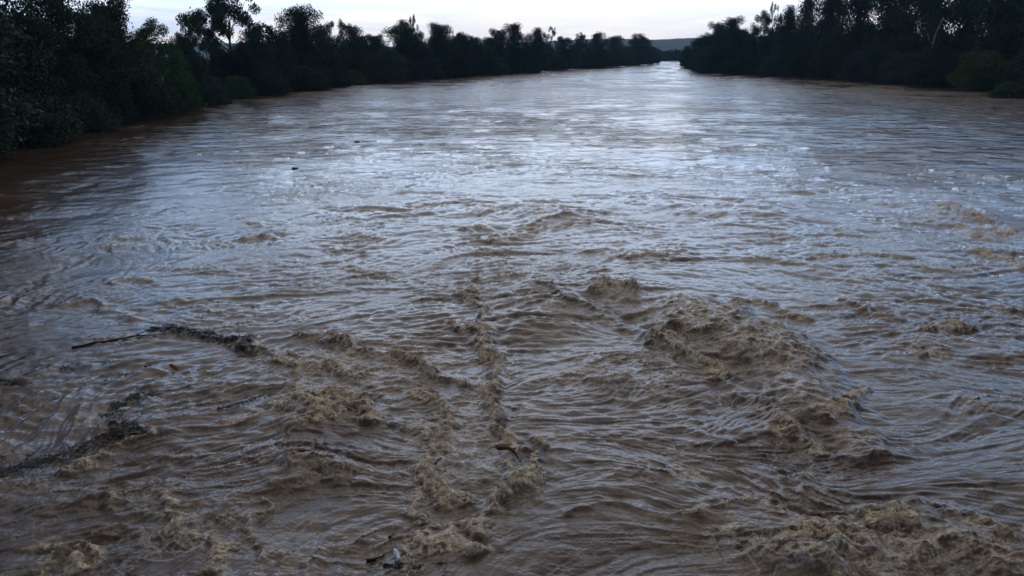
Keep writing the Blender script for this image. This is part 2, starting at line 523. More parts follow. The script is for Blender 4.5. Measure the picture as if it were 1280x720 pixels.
def grid_mesh(name, PX, PY, PZ):
    nr, nc = PX.shape
    co = np.stack([PX, PY, PZ], -1).reshape(-1, 3).astype(np.float32)
    idx = np.arange(nr * nc).reshape(nr, nc)
    f = np.stack([idx[:-1, :-1], idx[:-1, 1:], idx[1:, 1:], idx[1:, :-1]], -1).reshape(-1, 4).astype(np.int32)
    me = bpy.data.meshes.new(name)
    me.vertices.add(len(co)); me.vertices.foreach_set('co', co.ravel())
    me.loops.add(f.size); me.loops.foreach_set('vertex_index', f.ravel())
    me.polygons.add(len(f)); me.polygons.foreach_set('loop_start', np.arange(0, f.size, 4, dtype=np.int32))
    me.polygons.foreach_set('use_smooth', np.ones(len(f), bool))
    me.update()
    return me


def add_attr(me, name, arr):
    a = me.attributes.new(name, 'FLOAT', 'POINT')
    a.data.foreach_set('value', arr.astype(np.float32).ravel())


def new_mat(name):
    m = bpy.data.materials.new(name)
    m.use_nodes = True
    t = m.node_tree
    b = t.nodes['Principled BSDF']
    return m, t, b


def attr(t, name):
    n = t.nodes.new('ShaderNodeAttribute'); n.attribute_name = name
    return n.outputs['Fac']


def noise(t, vec, scale, detail=2, rough=.5, dist=0.0):
    n = t.nodes.new('ShaderNodeTexNoise')
    n.inputs['Scale'].default_value = scale; n.inputs['Detail'].default_value = detail
    n.inputs['Roughness'].default_value = rough; n.inputs['Distortion'].default_value = dist
    t.links.new(vec, n.inputs['Vector'])
    return n.outputs['Fac']


def mapping(t, vec, scale=(1, 1, 1)):
    n = t.nodes.new('ShaderNodeMapping'); n.inputs['Scale'].default_value = scale
    t.links.new(vec, n.inputs['Vector'])
    return n.outputs[0]


wm, t, b = new_mat('muddy_water')
geo = N(t, 'ShaderNodeNewGeometry'); pos = geo.outputs['Position']
fo, la, ru = attr(t, 'foam'), attr(t, 'lace'), attr(t, 'ruffle')
silt = noise(t, mapping(t, pos, (.35, .25, .35)), 1.0, 5, .6, .6)
mud = ramp(t, silt, [(.35, (.058, .033, .021)), (.65, (.096, .057, .036))])
grain = noise(t, pos, 14.0, 4, .65)
rg = N(t, 'ShaderNodeTexNoise', noise_type='RIDGED_MULTIFRACTAL')
rg.inputs['Scale'].default_value = 5.5; rg.inputs['Detail'].default_value = 5; rg.inputs['Roughness'].default_value = .6
rg.inputs['Distortion'].default_value = .7; rg.inputs['Gain'].default_value = 2.0; rg.inputs['Offset'].default_value = .9
t.links.new(pos, rg.inputs['Vector'])
froth = mth(t, 'MULTIPLY', rg.outputs['Fac'], .55, clamp=True)
fo_raw = fo
fo = mth(t, 'MULTIPLY', fo, mth(t, 'MULTIPLY_ADD', mth(t, 'POWER', froth, 1.8), 2.9, .10), clamp=True)
foamcol = ramp(t, grain, [(.32, (.40, .27, .155)), (.68, (.90, .70, .46))])
c1 = mixc(t, fo, mud, foamcol)
c1 = mixc(t, attr(t, 'scum'), c1, (.010, .008, .007))
c2 = mixc(t, mth(t, 'MULTIPLY', la, mth(t, 'MULTIPLY_ADD', grain, 1.2, .3, clamp=True)), c1, (.66, .62, .60))
t.links.new(c2, b.inputs['Base Color'])
rough = mth(t, 'ADD', mth(t, 'MULTIPLY_ADD', fo, .4, .05), mth(t, 'MULTIPLY', attr(t, 'faraway'), mth(t, 'MULTIPLY_ADD', ru, .22, .08)))
t.links.new(mth(t, 'MULTIPLY_ADD', la, .3, rough), b.inputs['Roughness'])
b.inputs['IOR'].default_value = 1.33
b.inputs['Specular IOR Level'].default_value = 0.5
# fine relief: ripples near, chop far; the chop follows the ruffled patches
rip = noise(t, mapping(t, pos, (1, 1.25, 1)), 7.0, 5, .62, .8)
chop = noise(t, mapping(t, pos, (.7, 1.0, .8)), .42, 4, .5, .6)
b1 = N(t, 'ShaderNodeBump'); b1.inputs['Distance'].default_value = .035
t.links.new(mth(t, 'MULTIPLY_ADD', ru, .5, .35), b1.inputs['Strength'])
t.links.new(rip, b1.inputs['Height'])
b2 = N(t, 'ShaderNodeBump'); b2.inputs['Distance'].default_value = 1.5
t.links.new(mth(t, 'MULTIPLY', mth(t, 'MULTIPLY_ADD', ru, .80, .3), attr(t, 'farness')), b2.inputs['Strength'])
t.links.new(chop, b2.inputs['Height'])
b3 = N(t, 'ShaderNodeBump'); b3.inputs['Distance'].default_value = .07
t.links.new(mth(t, 'MULTIPLY', fo_raw, 1.0, clamp=True), b3.inputs['Strength'])
t.links.new(froth, b3.inputs['Height'])
t.links.new(b1.outputs[0], b3.inputs['Normal'])
t.links.new(b3.outputs[0], b2.inputs['Normal'])
t.links.new(b2.outputs[0], b.inputs['Normal'])

me = grid_mesh('river', PX, PY, Hf)
add_attr(me, 'foam', foam_a); add_attr(me, 'lace', lace_a); add_attr(me, 'ruffle', ruff)
add_attr(me, 'scum', scum_a); add_attr(me, 'faraway', smooth(70, 260, RR)); add_attr(me, 'farness', smooth(30, 110, RR))
me.materials.append(wm)
river = bpy.data.objects.new('river', me); COL.objects.link(river)
tagit(river, kind='structure')


# ------------------------------------------------------------------ land, banks, hills
def mesh_obj(name, verts, faces, mats, parent=None, smoothf=False):
    me = bpy.data.meshes.new(name)
    me.from_pydata([tuple(map(float, v)) for v in verts], [], faces)
    for m in (mats if isinstance(mats, (list, tuple)) else [mats]):
        me.materials.append(m)
    if smoothf:
        me.polygons.foreach_set('use_smooth', np.ones(len(me.polygons), bool))
    me.update()
    o = bpy.data.objects.new(name, me); COL.objects.link(o)
    if parent: o.parent = parent
    return o


gm, t, b = new_mat('bank_earth')
geo = N(t, 'ShaderNodeNewGeometry')
t.links.new(ramp(t, noise(t, geo.outputs['Position'], .5, 5, .6), [(.35, (.045, .03, .02)), (.6, (.035, .04, .02))]), b.inputs['Base Color'])
b.inputs['Roughness'].default_value = .95

hm, t, b = new_mat('wooded_hill')
geo = N(t, 'ShaderNodeNewGeometry')
t.links.new(ramp(t, noise(t, geo.outputs['Position'], .012, 6, .7), [(.35, (.025, .042, .025)), (.62, (.055, .078, .045))]), b.inputs['Base Color'])
b.inputs['Roughness'].default_value = 1

o = mesh_obj('ground', [(-3600, -600, -2.5), (3600, -600, -2.5), (3600, 3500, -2.5), (-3600, 3500, -2.5)], [(0, 1, 2, 3)], gm)
tagit(o, kind='structure')

LEFT = [(-420, 250), (-180, 215), (0, 184), (70, 170), (140, 156), (220, 143), (270, 132), (310, 121), (360, 115), (400, 111), (470, 102.5),
        (520, 99.5), (560, 97), (640, 91.5), (720, 86), (770, 83), (800, 81), (822, 78.5)]
RIGHT = [(852, 82), (860, 87), (872, 90), (900, 92.5), (940, 94.5), (1040, 99.5), (1100, 104), (1150, 108), (1210, 113), (1250, 118), (1290, 126), (1400, 140), (1700, 170)]


def bank(name, pts, sgn, side):
    P = [Vector((*at(*p), 0)) for p in pts]
    fine = []
    for i in range(len(P) - 1):
        n = max(2, int((P[i + 1] - P[i]).length / 6))
        for k in range(n):
            fine.append(P[i].lerp(P[i + 1], k / n))
    fine.append(P[-1])
    offs = [(-1.5, -.9), (1.0, -.25), (3.5, .0), (8, .3), (16, .6), (60, 1.0), (900, 2.0)]
    vs, fs = [], []
    for i, p in enumerate(fine):
        a = fine[max(0, i - 2)]; c = fine[min(len(fine) - 1, i + 2)]
        tdir = (c - a).normalized(); nrm = Vector((-tdir.y, tdir.x, 0)) * sgn
        for off, z in offs:
            j = random.uniform(-.6, .6) if off < 6 else 0
            dd = nrm if off < 100 else (nrm * .5 + Vector((side * .85, 0, 0))).normalized()
            pp = p + dd * (off + j)
            vs.append((pp.x, pp.y, z + (random.uniform(-.12, .12) if off > 1 else 0)))
    k = len(offs)
    for i in range(len(fine) - 1):
        for j in range(k - 1):
            a = i * k + j
            fs.append((a, a + 1, a + k + 1, a + k) if sgn < 0 else (a, a + k, a + k + 1, a + 1))
    o = mesh_obj(name, vs, fs, gm, smoothf=True)
    tagit(o, kind='structure')
    return fine


lf = bank('left_bank', LEFT, 1, -1)
rf = bank('right_bank', RIGHT, 1, 1)

# far bank closing the bend, wooded hills behind
vs, fs = [], []
n = 60
for i in range(n):
    x = -1500 + 3200 * i / (n - 1)
    for yy, z in ((905 + 30 * math.sin(i * .7), -.5), (912 + 30 * math.sin(i * .7), .8), (2600, 3)):
        vs.append((x, yy, z))
for i in range(n - 1):
    for j in range(2):
        a = i * 3 + j; fs.append((a, a + 3, a + 4, a + 1))
tagit(mesh_obj('far_bank', vs, fs, gm), kind='structure')

hx = np.linspace(-2800, 2800, 260)[None, :] * np.ones((26, 1))
hv = np.linspace(0, 1, 26)[:, None] * np.ones((1, 260))
hy = 2500 + 900 * hv
top = (32 + 24 * smooth(-400, 300, hx[:1])) + 26 * fbm(hx[:1] / 900.0, hx[:1] * 0, 3, 601)
prof = np.sin(np.clip(hv * 1.25, 0, 1) * math.pi / 2)
hz = prof * top + 5 * fbm(hx / 160, hy / 200, 3, 611) * prof + 2.6 * fbm(hx / 22, hy / 30, 2, 620) * prof
me = grid_mesh('hills', hx, hy, hz); me.materials.append(hm)
o = bpy.data.objects.new('hills', me); COL.objects.link(o); tagit(o, kind='structure')


# ------------------------------------------------------------------ trees
def leaf_mat(name, dark, light):
    m, t, b = new_mat(name)
    g = N(t, 'ShaderNodeNewGeometry'); oi = N(t, 'ShaderNodeObjectInfo')
    f = mth(t, 'ADD', mth(t, 'MULTIPLY', g.outputs['Random Per Island'], .6), mth(t, 'MULTIPLY', oi.outputs['Random'], .4))
    t.links.new(ramp(t, f, [(0, dark), (1, light)]), b.inputs['Base Color'])
    b.inputs['Roughness'].default_value = .75
    b.inputs['Specular IOR Level'].default_value = .1
    return m


LEAF = {'dark': leaf_mat('dark_leaves', (.022, .040, .024), (.040, .065, .036)),
        'willow': leaf_mat('willow_leaves', (.036, .058, .045), (.060, .088, .064)),
        'olive': leaf_mat('olive_leaves', (.055, .075, .022), (.10, .125, .04)),
        'green': leaf_mat('green_leaves', (.035, .075, .022), (.06, .11, .035))}
bm_, t, b = new_mat('bark')
geo = N(t, 'ShaderNodeNewGeometry')
t.links.new(ramp(t, noise(t, mapping(t, geo.outputs['Position'], (3, 3, .6)), 2.0, 4), [(.3, (.035, .028, .022)), (.7, (.10, .085, .07))]), b.inputs['Base Color'])
b.inputs['Roughness'].default_value = .9
BARK = bm_


def tube(V, F, pts, rads, sides=5):
    base = len(V)
    for i, (p, r) in enumerate(zip(pts, rads)):
        p = Vector(p)
        d = (Vector(pts[min(i + 1, len(pts) - 1)]) - Vector(pts[max(i - 1, 0)])).normalized()
        u = d.cross(Vector((0.31, 0.95, .1))).normalized(); v = d.cross(u)
        for k in range(sides):
            a = 2 * math.pi * k / sides
            V.append(tuple(p + u * (r * math.cos(a)) + v * (r * math.sin(a))))
    for i in range(len(pts) - 1):
        for k in range(sides):
            a = base + i * sides + k; c = base + i * sides + (k + 1) % sides
            F.append((a, c, c + sides, a + sides))
    F.append(tuple(base + (len(pts) - 1) * sides + k for k in range(sides)))
    F.append(tuple(base + sides - 1 - k for k in range(sides)))


def make_proto(kind, seed, leaves):
    """unit tree: height 1, crown half-width 0.5; returns trunk mesh, crown mesh"""
    g = np.random.default_rng(seed)
    V, F = [], []
    cl = []                       # clusters (x, y, z, r)
    if kind == 'dome':            # foliage down to the water
        for _ in range(46):
            a = g.uniform(0, 2 * math.pi); ph = math.acos(g.uniform(0, 1)); rr_ = g.uniform(.55, .9)
            cl.append((.40 * rr_ * math.sin(ph) * math.cos(a), .40 * rr_ * math.sin(ph) * math.sin(a), .10 + .76 * rr_ * math.cos(ph), g.uniform(.10, .17)))
        for _ in range(16):
            a = g.uniform(0, 2 * math.pi); cl.append((.36 * math.cos(a), .36 * math.sin(a), g.uniform(.04, .25), g.uniform(.09, .14)))
    elif kind == 'broad':
        for _ in range(85):
            a = g.uniform(0, 2 * math.pi); z = g.uniform(.04, .92)
            prof = math.sqrt(max(0, 1 - (max(0, z - .38) / .60) ** 2.2))
            r = .40 * prof * g.uniform(.0, 1.0) ** .8
            cl.append((r * math.cos(a), r * math.sin(a), z, g.uniform(.085, .15) * (.72 + .28 * prof)))
        for _ in range(9):
            a = g.uniform(0, 2 * math.pi); r = g.uniform(.02, .24)
            cl.append((r * math.cos(a), r * math.sin(a), .98 - r * .8 - g.uniform(0, .06), g.uniform(.035, .06)))
        for k in range(10):
            cl.append((g.uniform(-.08, .08), g.uniform(-.08, .08), .25 + .06 * k, .12))
    elif kind == 'tall':          # open crown of separate tufts, sky between
        for _ in range(62):
            a = g.uniform(0, 2 * math.pi); z = g.uniform(.22, .97)
            prof = math.sin(min(1, (z - .12) / .9) * math.pi) ** .6
            r = .44 * prof * g.uniform(.2, 1.08)
            cl.append((r * math.cos(a), r * math.sin(a), z, g.uniform(.05, .105)))
    elif kind == 'slim':
        for _ in range(75):
            a = g.uniform(0, 2 * math.pi); z = g.uniform(.05, .96)
            prof = (1.0 if z < .55 else (1.02 - z) / .47 * .8 + .2)
            r = .40 * prof * g.uniform(.3, 1.05)
            cl.append((r * math.cos(a), r * math.sin(a), z, g.uniform(.07, .13) * (.6 + .4 * prof)))
    elif kind == 'wispy':
        for _ in range(40):
            a = g.uniform(0, 2 * math.pi); z = g.uniform(.40, .97)
            prof = math.sin(min(1, (z - .25) / .78) * math.pi) ** .7
            r = .42 * prof * g.uniform(.3, 1.1)
            cl.append((r * math.cos(a), r * math.sin(a), z, g.uniform(.04, .085)))
    cl = np.array(cl)
    # trunk and limbs
    lean = g.uniform(-.05, .05, 2)
    tz = .80 if kind in ('tall', 'wispy', 'slim') else .6
    tp = [(lean[0] * k ** 2 + g.uniform(-.008, .008), lean[1] * k ** 2 + g.uniform(-.008, .008), -.03 + tz * k) for k in np.linspace(0, 1, 7)]
    r0 = .022
    tube(V, F, tp, [r0 * (1 - .8 * k) for k in np.linspace(0, 1, 7)], 7)
    for c in cl[g.permutation(len(cl))[:26]]:
        zs = max(.08, min(c[2] * .62, tz * .92)); k = (zs + .03) / tz
        s = Vector((lean[0] * k ** 2, lean[1] * k ** 2, zs))
        e = Vector(c[:3]); mid = s.lerp(e, .5) + Vector((0, 0, -.02 + .03 * g.random()))
        rb = r0 * (1 - .7 * k) * .55
        tube(V, F, [s, s.lerp(mid, .5), mid, mid.lerp(e, .5) + Vector((0, 0, .008)), e], [rb, rb * .8, rb * .55, rb * .4, rb * .15], 4)
    # leaves: small folded blades in tufts; denser towards each tuft's skin
    wgt = cl[:, 3] ** 2.2; wgt /= wgt.sum()
    pick = g.choice(len(cl), leaves, p=wgt)
    d = g.normal(size=(leaves, 3)); d /= np.linalg.norm(d, axis=1)[:, None]
    rad = cl[pick, 3] * (g.random(leaves) ** .45) * (1 + .14 * np.abs(g.normal(size=leaves)) * (g.random(leaves) < .25))
    sc = np.array([1, 1, .78])
    C_ = cl[pick, :3] + d * rad[:, None] * sc
    C_[:, 2] = np.maximum(C_[:, 2], -.01)
    ln = g.uniform(.0075, .0155, leaves)[:, None]; wd_ = ln * g.uniform(.35, .6, leaves)[:, None]
    u = g.normal(size=(leaves, 3)); u[:, 2] -= .35; u /= np.linalg.norm(u, axis=1)[:, None]
    v = np.cross(u, g.normal(size=(leaves, 3))); v /= np.linalg.norm(v, axis=1)[:, None]
    q0 = C_ - u * ln; q1 = C_ + v * wd_; q2 = C_ + u * ln; q3 = C_ - v * wd_
    co = np.stack([q0, q1, q2, q3], 1).reshape(-1, 3).astype(np.float32)
    idx = np.arange(leaves * 4, dtype=np.int32)
    me = bpy.data.meshes.new('crown')
    me.vertices.add(len(co)); me.vertices.foreach_set('co', co.ravel())
    me.loops.add(len(idx)); me.loops.foreach_set('vertex_index', idx)
    me.polygons.add(leaves); me.polygons.foreach_set('loop_start', np.arange(0, len(idx), 4, dtype=np.int32))
    me.update()
    me.materials.append(LEAF['dark'])
    tm = bpy.data.meshes.new('trunk'); tm.from_pydata(V, [], F); tm.materials.append(BARK); tm.update()
    return tm, me


LV = {'dome': 30000, 'broad': 31000, 'tall': 22000, 'slim': 24000, 'wispy': 6000}
PROTO = {}
for kd in LV:
    for s in range(3 if kd == 'broad' else 2):
        PROTO[(kd, s)] = make_proto(kd, 100 + 13 * s + len(kd) * 7, LV[kd])


def tree(x, top, base, wpx, kind, leaf, label, group='trees lining the flooded banks', name='tree', cat='tree'):
    X_, Y_ = at(x, base)
    Z_ = -.05
    h = 1.07 * height_at(x, top, X_, Y_) - Z_
    wd = wpx * Y_ / ray(x, base)[1] * {'broad': 1.28, 'slim': 1.3, 'dome': 1.12}.get(kind, 1.1)
    tm, cm = PROTO[(kind, random.randint(0, 2 if kind == 'broad' else 1))]
    e = bpy.data.objects.new(name, None); COL.objects.link(e)
    e.empty_display_size = .5
    e.location = (X_, Y_, Z_); e.rotation_euler = (0, 0, random.uniform(0, 6.28)); e.scale = (wd, wd, h)
    tagit(e, label, cat, group)
    a = bpy.data.objects.new('trunk', tm); COL.objects.link(a); a.parent = e
    c = bpy.data.objects.new('crown', cm); COL.objects.link(c); c.parent = e
    c.material_slots[0].link = 'OBJECT'; c.material_slots[0].material = LEAF[leaf]
    return e


LT = 'trees along the left bank'
MT = 'trees along the far left shore'
RT = 'trees along the right bank'
TREES = [
    # left bank, near
    (-170, -150, 205, 330, 'broad', 'dark', 'tall black tree left of the frame edge at the near bank', LT),
    (-25, -75, 176, 190, 'broad', 'dark', 'towering near black broadleaf tree filling the upper left corner', LT),
    (78, -12, 160, 105, 'broad', 'dark', 'dark tree with small sky gaps, second from the upper left corner', LT),
    (30, 20, 168, 120, 'broad', 'dark', 'low dark tree in the dip between the corner tree and its neighbour', LT),
    (150, 1, 150, 92, 'broad', 'dark', 'dark bushy tree with a pointed top left of the open sky notch', LT),
    (118, 16, 156, 90, 'broad', 'dark', 'shadowy tree behind the large rounded bush on the near left bank', LT),
    (203, 30, 141, 66, 'slim', 'green', 'fresh green tree sloping down towards the sky notch on the left bank', LT),
    (180, 70, 148, 80, 'dome', 'dark', 'dark rounded tree at the water right of the large near bush', LT),
    (240, 40, 134, 52, 'slim', 'dark', 'slim ragged tree with twiggy tips just left of the tall airy poplar', LT),
    (228, 72, 138, 50, 'dome', 'green', 'small green tree under the twiggy slim tree', LT),
    (95, 98, 164, 105, 'dome', 'willow', 'large rounded grey green bush reaching the water on the near left', LT),
    (25, 95, 180, 150, 'dome', 'dark', 'black bush at the left frame edge down to the waterline', LT),
    (-110, 60, 205, 220, 'dome', 'dark', 'black bush just outside the left frame edge', LT),
    (262, 82, 130, 52, 'dome', 'willow', 'grey green willow bush at the foot of the tall airy poplar', LT),
    (297, 85, 123, 46, 'dome', 'green', 'rounded green bush on the bank corner below the tall airy poplar', LT),
    (292, -16, 116, 108, 'tall', 'dark', 'tall airy poplar with sky showing between its tufts', LT),
    (262, 20, 119, 44, 'tall', 'dark', 'lower left stem of the tall airy poplar pair', LT),
    (322, 40, 117, 52, 'broad', 'dark', 'dark tree standing right under the tall airy poplar', LT),
    (384, 11, 109, 74, 'broad', 'dark', 'dense dark tree between the tall poplar and the feathery willow', LT),
    (352, 42, 114, 46, 'broad', 'dark', 'lower dark shoulder tree left of the dense dark tree', LT),
    (340, 82, 118.5, 50, 'dome', 'dark', 'low dark bush at the water below the shoulder tree', LT),
    (385, 75, 112.5, 60, 'dome', 'dark', 'wide low bush at the water under the dense dark tree', LT),
    (425, 30, 106, 38, 'wispy', 'willow', 'feathery pale willow standing out against the bright sky', LT),
    (412, 55, 108, 40, 'broad', 'dark', 'small dark tree at the foot of the feathery willow', LT),
    (445, 64, 104, 30, 'broad', 'dark', 'small dark tree at the low gap before the far shore trees', LT),
    (442, 83, 105.5, 34, 'dome', 'olive', 'olive yellow bush at the waterline by the low gap', LT),
    (460, 68, 103, 26, 'dome', 'willow', 'small pale bush right of the olive yellow bush', LT),
    # far left shore
    (480, 50, 102.5, 62, 'dome', 'willow', 'wide grey green dome tree, first of the far left shore', MT),
    (470, 47, 100, 26, 'broad', 'dark', 'small tree peeking over the left side of the wide dome tree', MT),
    (506, 27, 99, 52, 'broad', 'dark', 'highest dark crown of the far left shore, right of the wide dome tree', MT),
    (519, 24, 98, 22, 'wispy', 'olive', 'thin feathery top beside the highest dark crown', MT),
    (549, 31, 97.5, 48, 'broad', 'dark', 'flat topped dark tree right of the highest dark crown', MT),
    (530, 44, 99, 38, 'dome', 'willow', 'grey green tree in front between the two high dark crowns', MT),
    (541, 63, 98.6, 34, 'dome', 'willow', 'small round willow at the water below the flat topped tree', MT),
    (510, 66, 100.4, 36, 'dome', 'dark', 'low dark bush at the water left of the small round willow', MT),
    (575, 45, 96.5, 36, 'broad', 'dark', 'lower dark tree just right of the flat topped tree', MT),
    (601, 40, 95, 52, 'dome', 'dark', 'broad rounded dark tree in the middle of the far left shore', MT),
    (620, 62, 93.4, 34, 'dome', 'willow', 'low willow at the water below the twin topped tree', MT),
    (580, 68, 96, 34, 'dome', 'dark', 'low dark bush at the water below the broad rounded tree', MT),
    (622, 38, 92.5, 34, 'broad', 'dark', 'dark tree adjoining the broad rounded tree on its right', MT),
    (643, 31, 91.5, 44, 'broad', 'dark', 'twin topped dark tree above the middle of the far left shore', MT),
    (672, 36, 89.5, 32, 'broad', 'dark', 'compact dark tree left of the bare feathery tree', MT),
    (688, 36, 88.6, 24, 'wispy', 'olive', 'bare looking feathery tree on the far left shore', MT),
    (660, 58, 90.5, 34, 'dome', 'dark', 'low bush at the water below the compact dark tree', MT),
    (704, 47, 87.6, 30, 'broad', 'dark', 'small even tree right of the bare feathery tree', MT),
    (695, 62, 88.2, 30, 'dome', 'willow', 'low grey bush below the bare feathery tree', MT),
    (725, 43, 86, 26, 'slim', 'dark', 'slim tree with a thin tip on the far left shore', MT),
    (746, 42, 84.8, 30, 'broad', 'dark', 'dark tree right of the slim one with the thin tip', MT),
    (735, 58, 85.6, 34, 'dome', 'dark', 'low dark growth at the water under the slim tree', MT),
    (770, 46, 83.4, 32, 'broad', 'willow', 'greyish tree left of the dense headland tree', MT),
    (757, 55, 84, 24, 'dome', 'dark', 'low dark filler tree left of the greyish tree', MT),
    (786, 56, 82.2, 22, 'dome', 'willow', 'small low tree before the dense headland tree', MT),
    (799, 43, 81.4, 34, 'broad', 'dark', 'dense dark tree crowning the headland', MT),
    (815, 52, 80, 22, 'dome', 'dark', 'last dark tree at the tip of the headland', MT),
    # right bank
    (861, 51, 84.5, 24, 'dome', 'dark', 'first small dark tree at the tip of the right bank', RT),
    (876, 45, 88, 36, 'broad', 'dark', 'dark tree behind the tip of the right bank', RT),
    (884, 49, 91, 44, 'dome', 'willow', 'rounded grey green willow at the water near the right tip', RT),
    (893, 30, 89.5, 34, 'broad', 'dark', 'tree rising over the rounded grey green willow', RT),
    (914, 23, 91, 46, 'broad', 'dark', 'broad crown with a blunt top left of the narrow sky notch', RT),
    (914, 68, 93.4, 26, 'dome', 'dark', 'little round bush at the water below the blunt topped crown', RT),
    (935, 50, 93, 38, 'dome', 'dark', 'low dark tree under the narrow sky notch', RT),
    (948, 18, 92.4, 34, 'slim', 'dark', 'narrow dark tree right of the narrow sky notch', RT),
    (961, 9, 92.6, 22, 'wispy', 'willow', 'feathery top beside the narrow dark tree', RT),
    (982, 9, 94.5, 38, 'broad', 'dark', 'dense tree left of the airy leaning stems on the right bank', RT),
    (965, 60, 95.4, 40, 'dome', 'willow', 'low willow at the water below the feathery top', RT),
    (1004, -4, 95, 24, 'slim', 'dark', 'airy thin tree with sky gaps on the right bank', RT),
    (1000, 42, 97, 44, 'dome', 'dark', 'dark rounded tree below the airy thin tree', RT),
    (1030, -32, 96.5, 66, 'broad', 'dark', 'tall open crowned tree with sky glints cut by the top edge', RT),
    (1042, 25, 99, 62, 'dome', 'dark', 'big rounded dark tree under the tall open crowned tree', RT),
    (1072, -40, 98, 70, 'broad', 'dark', 'tall dark tree right of the open crowned one, top out of frame', RT),
    (1075, 48, 102, 52, 'dome', 'willow', 'domed willow standing at the water in the middle of the right bank', RT),
    (1112, -45, 100, 80, 'broad', 'dark', 'tall black tree behind the leaning pale trunk', RT),
    (1108, 30, 104, 66, 'dome', 'dark', 'dark overhanging tree right of the domed willow', RT),
    (1128, 50, 106, 60, 'dome', 'willow', 'grey green bush in front of the leaning pale trunk', RT),
    (1160, -50, 103, 90, 'broad', 'dark', 'tall black tree right of the leaning pale trunk', RT),
    (1168, 45, 109, 70, 'dome', 'dark', 'black bush at the water right of the leaning pale trunk', RT),
    (1205, -55, 106, 95, 'broad', 'dark', 'tall black tree with greenish edges near the upper right', RT),
    (1225, 46, 113, 80, 'dome', 'olive', 'wide olive dark bush at the water near the right frame edge', RT),
    (1255, -60, 110, 110, 'broad', 'dark', 'towering black tree at the upper right corner', RT),
    (1262, 98, 122, 46, 'dome', 'green', 'small leafy bush dipping in the water at the right frame edge', RT),
    (1290, 40, 118, 90, 'dome', 'dark', 'black bush cut by the right frame edge', RT),
    (1330, -60, 116, 130, 'broad', 'dark', 'tall tree just outside the right frame edge', RT),
    (1420, -60, 128, 150, 'broad', 'dark', 'tall tree further outside the right frame edge', RT),
    (1400, 60, 138, 130, 'dome', 'dark', 'bush at the water outside the right frame edge', RT),
]
for i, a in enumerate(TREES):
    nm = {'dome': 'willow_bush', 'wispy': 'willow_tree', 'tall': 'poplar_tree'}.get(a[4], 'riverside_tree')
    tree(*a[:7], group=a[7], name=nm, cat='bush' if (a[4] == 'dome' and (a[2] - a[1]) < 45) else 'tree')


def side_far(p):
    return 1 if (p.x < 0 and p.y > 215) else 0


# rows further inland: closed dark wood behind the bank trees
def back_row(fine, sgn, step, off, hmin, hmax, group, label, low=False):
    acc = 0
    for i in range(1, len(fine)):
        acc += (fine[i] - fine[i - 1]).length
        if acc < step * random.uniform(.8, 1.2):
            continue
        acc = 0
        a, c = fine[max(0, i - 2)], fine[min(len(fine) - 1, i + 2)]
        td = (c - a).normalized(); p = fine[i] + Vector((-td.y, td.x, 0)) * sgn * (off + random.uniform(-3, 3) * (.6 if low else 1))
        if p.y < 40: continue
        h = random.uniform(hmin, hmax) * (1.5 if side_far(p) else 1.0); wd = h * random.uniform(.6, .85)
        tm, cm = PROTO[('broad' if random.random() < .7 and not low else 'dome', random.randint(0, 1))]
        if low: wd *= 1.7
        e = bpy.data.objects.new('riverside_bush' if low else 'background_tree', None); COL.objects.link(e)
        e.location = (p.x, p.y, -.1 if low else .5); e.rotation_euler = (0, 0, random.uniform(0, 6.28)); e.scale = (wd, wd, h)
        tagit(e, label, 'bush' if low else 'tree', group)
        for nm, m in (('trunk', tm), ('crown', cm)):
            o = bpy.data.objects.new(nm, m); COL.objects.link(o); o.parent = e


back_row(lf, 1, 5, 2.5, 3.2, 4.6, 'drowned bushes under the left bank trees', 'low dark bush in the shade under the left bank trees', True)
back_row(rf, 1, 7, 3.5, 4, 6, 'drowned bushes under the right bank trees', 'low dark bush in the shade under the right bank trees', True)
back_row(lf, 1, 5.5, 12, 8.3, 10.8, 'inland trees behind the left bank', 'dark inland tree hidden behind the front row of the left bank')
back_row(rf, 1, 8, 17, 16, 20, 'inland trees behind the right bank', 'dark inland tree hidden behind the front row of the right bank')

# far wood closing the river bend: reads as one mass
g = np.random.default_rng(5)
nl = 60000
fx = g.uniform(-60, 460, 300); fh = g.uniform(9, 14, 300); fw = g.uniform(6, 11, 300); fy = 925 + g.uniform(0, 40, 300)
pk = g.integers(0, 300, nl)
d = g.normal(size=(nl, 3)); d /= np.linalg.norm(d, axis=1)[:, None]; d *= (g.random(nl) ** .35)[:, None]
C_ = np.stack([fx[pk] + d[:, 0] * fw[pk], fy[pk] + d[:, 1] * fw[pk], fh[pk] * .5 + d[:, 2] * fh[pk] * .52], 1)
u = g.normal(size=(nl, 3)); u /= np.linalg.norm(u, axis=1)[:, None]
v = np.cross(u, g.normal(size=(nl, 3))); v /= np.linalg.norm(v, axis=1)[:, None]
co = np.stack([C_ - u * .8, C_ + v * .7, C_ + u * .8, C_ - v * .7], 1).reshape(-1, 3).astype(np.float32)
me = bpy.data.meshes.new('distant_wood')
me.vertices.add(len(co)); me.vertices.foreach_set('co', co.ravel())
me.loops.add(nl * 4); me.loops.foreach_set('vertex_index', np.arange(nl * 4, dtype=np.int32))
me.polygons.add(nl); me.polygons.foreach_set('loop_start', np.arange(0, nl * 4, 4, dtype=np.int32)); me.update()
me.materials.append(LEAF['dark'])
o = bpy.data.objects.new('distant_wood', me); COL.objects.link(o)
tagit(o, 'dark bluish band of far woodland closing the river bend below the hill', 'woodland', kind='stuff')

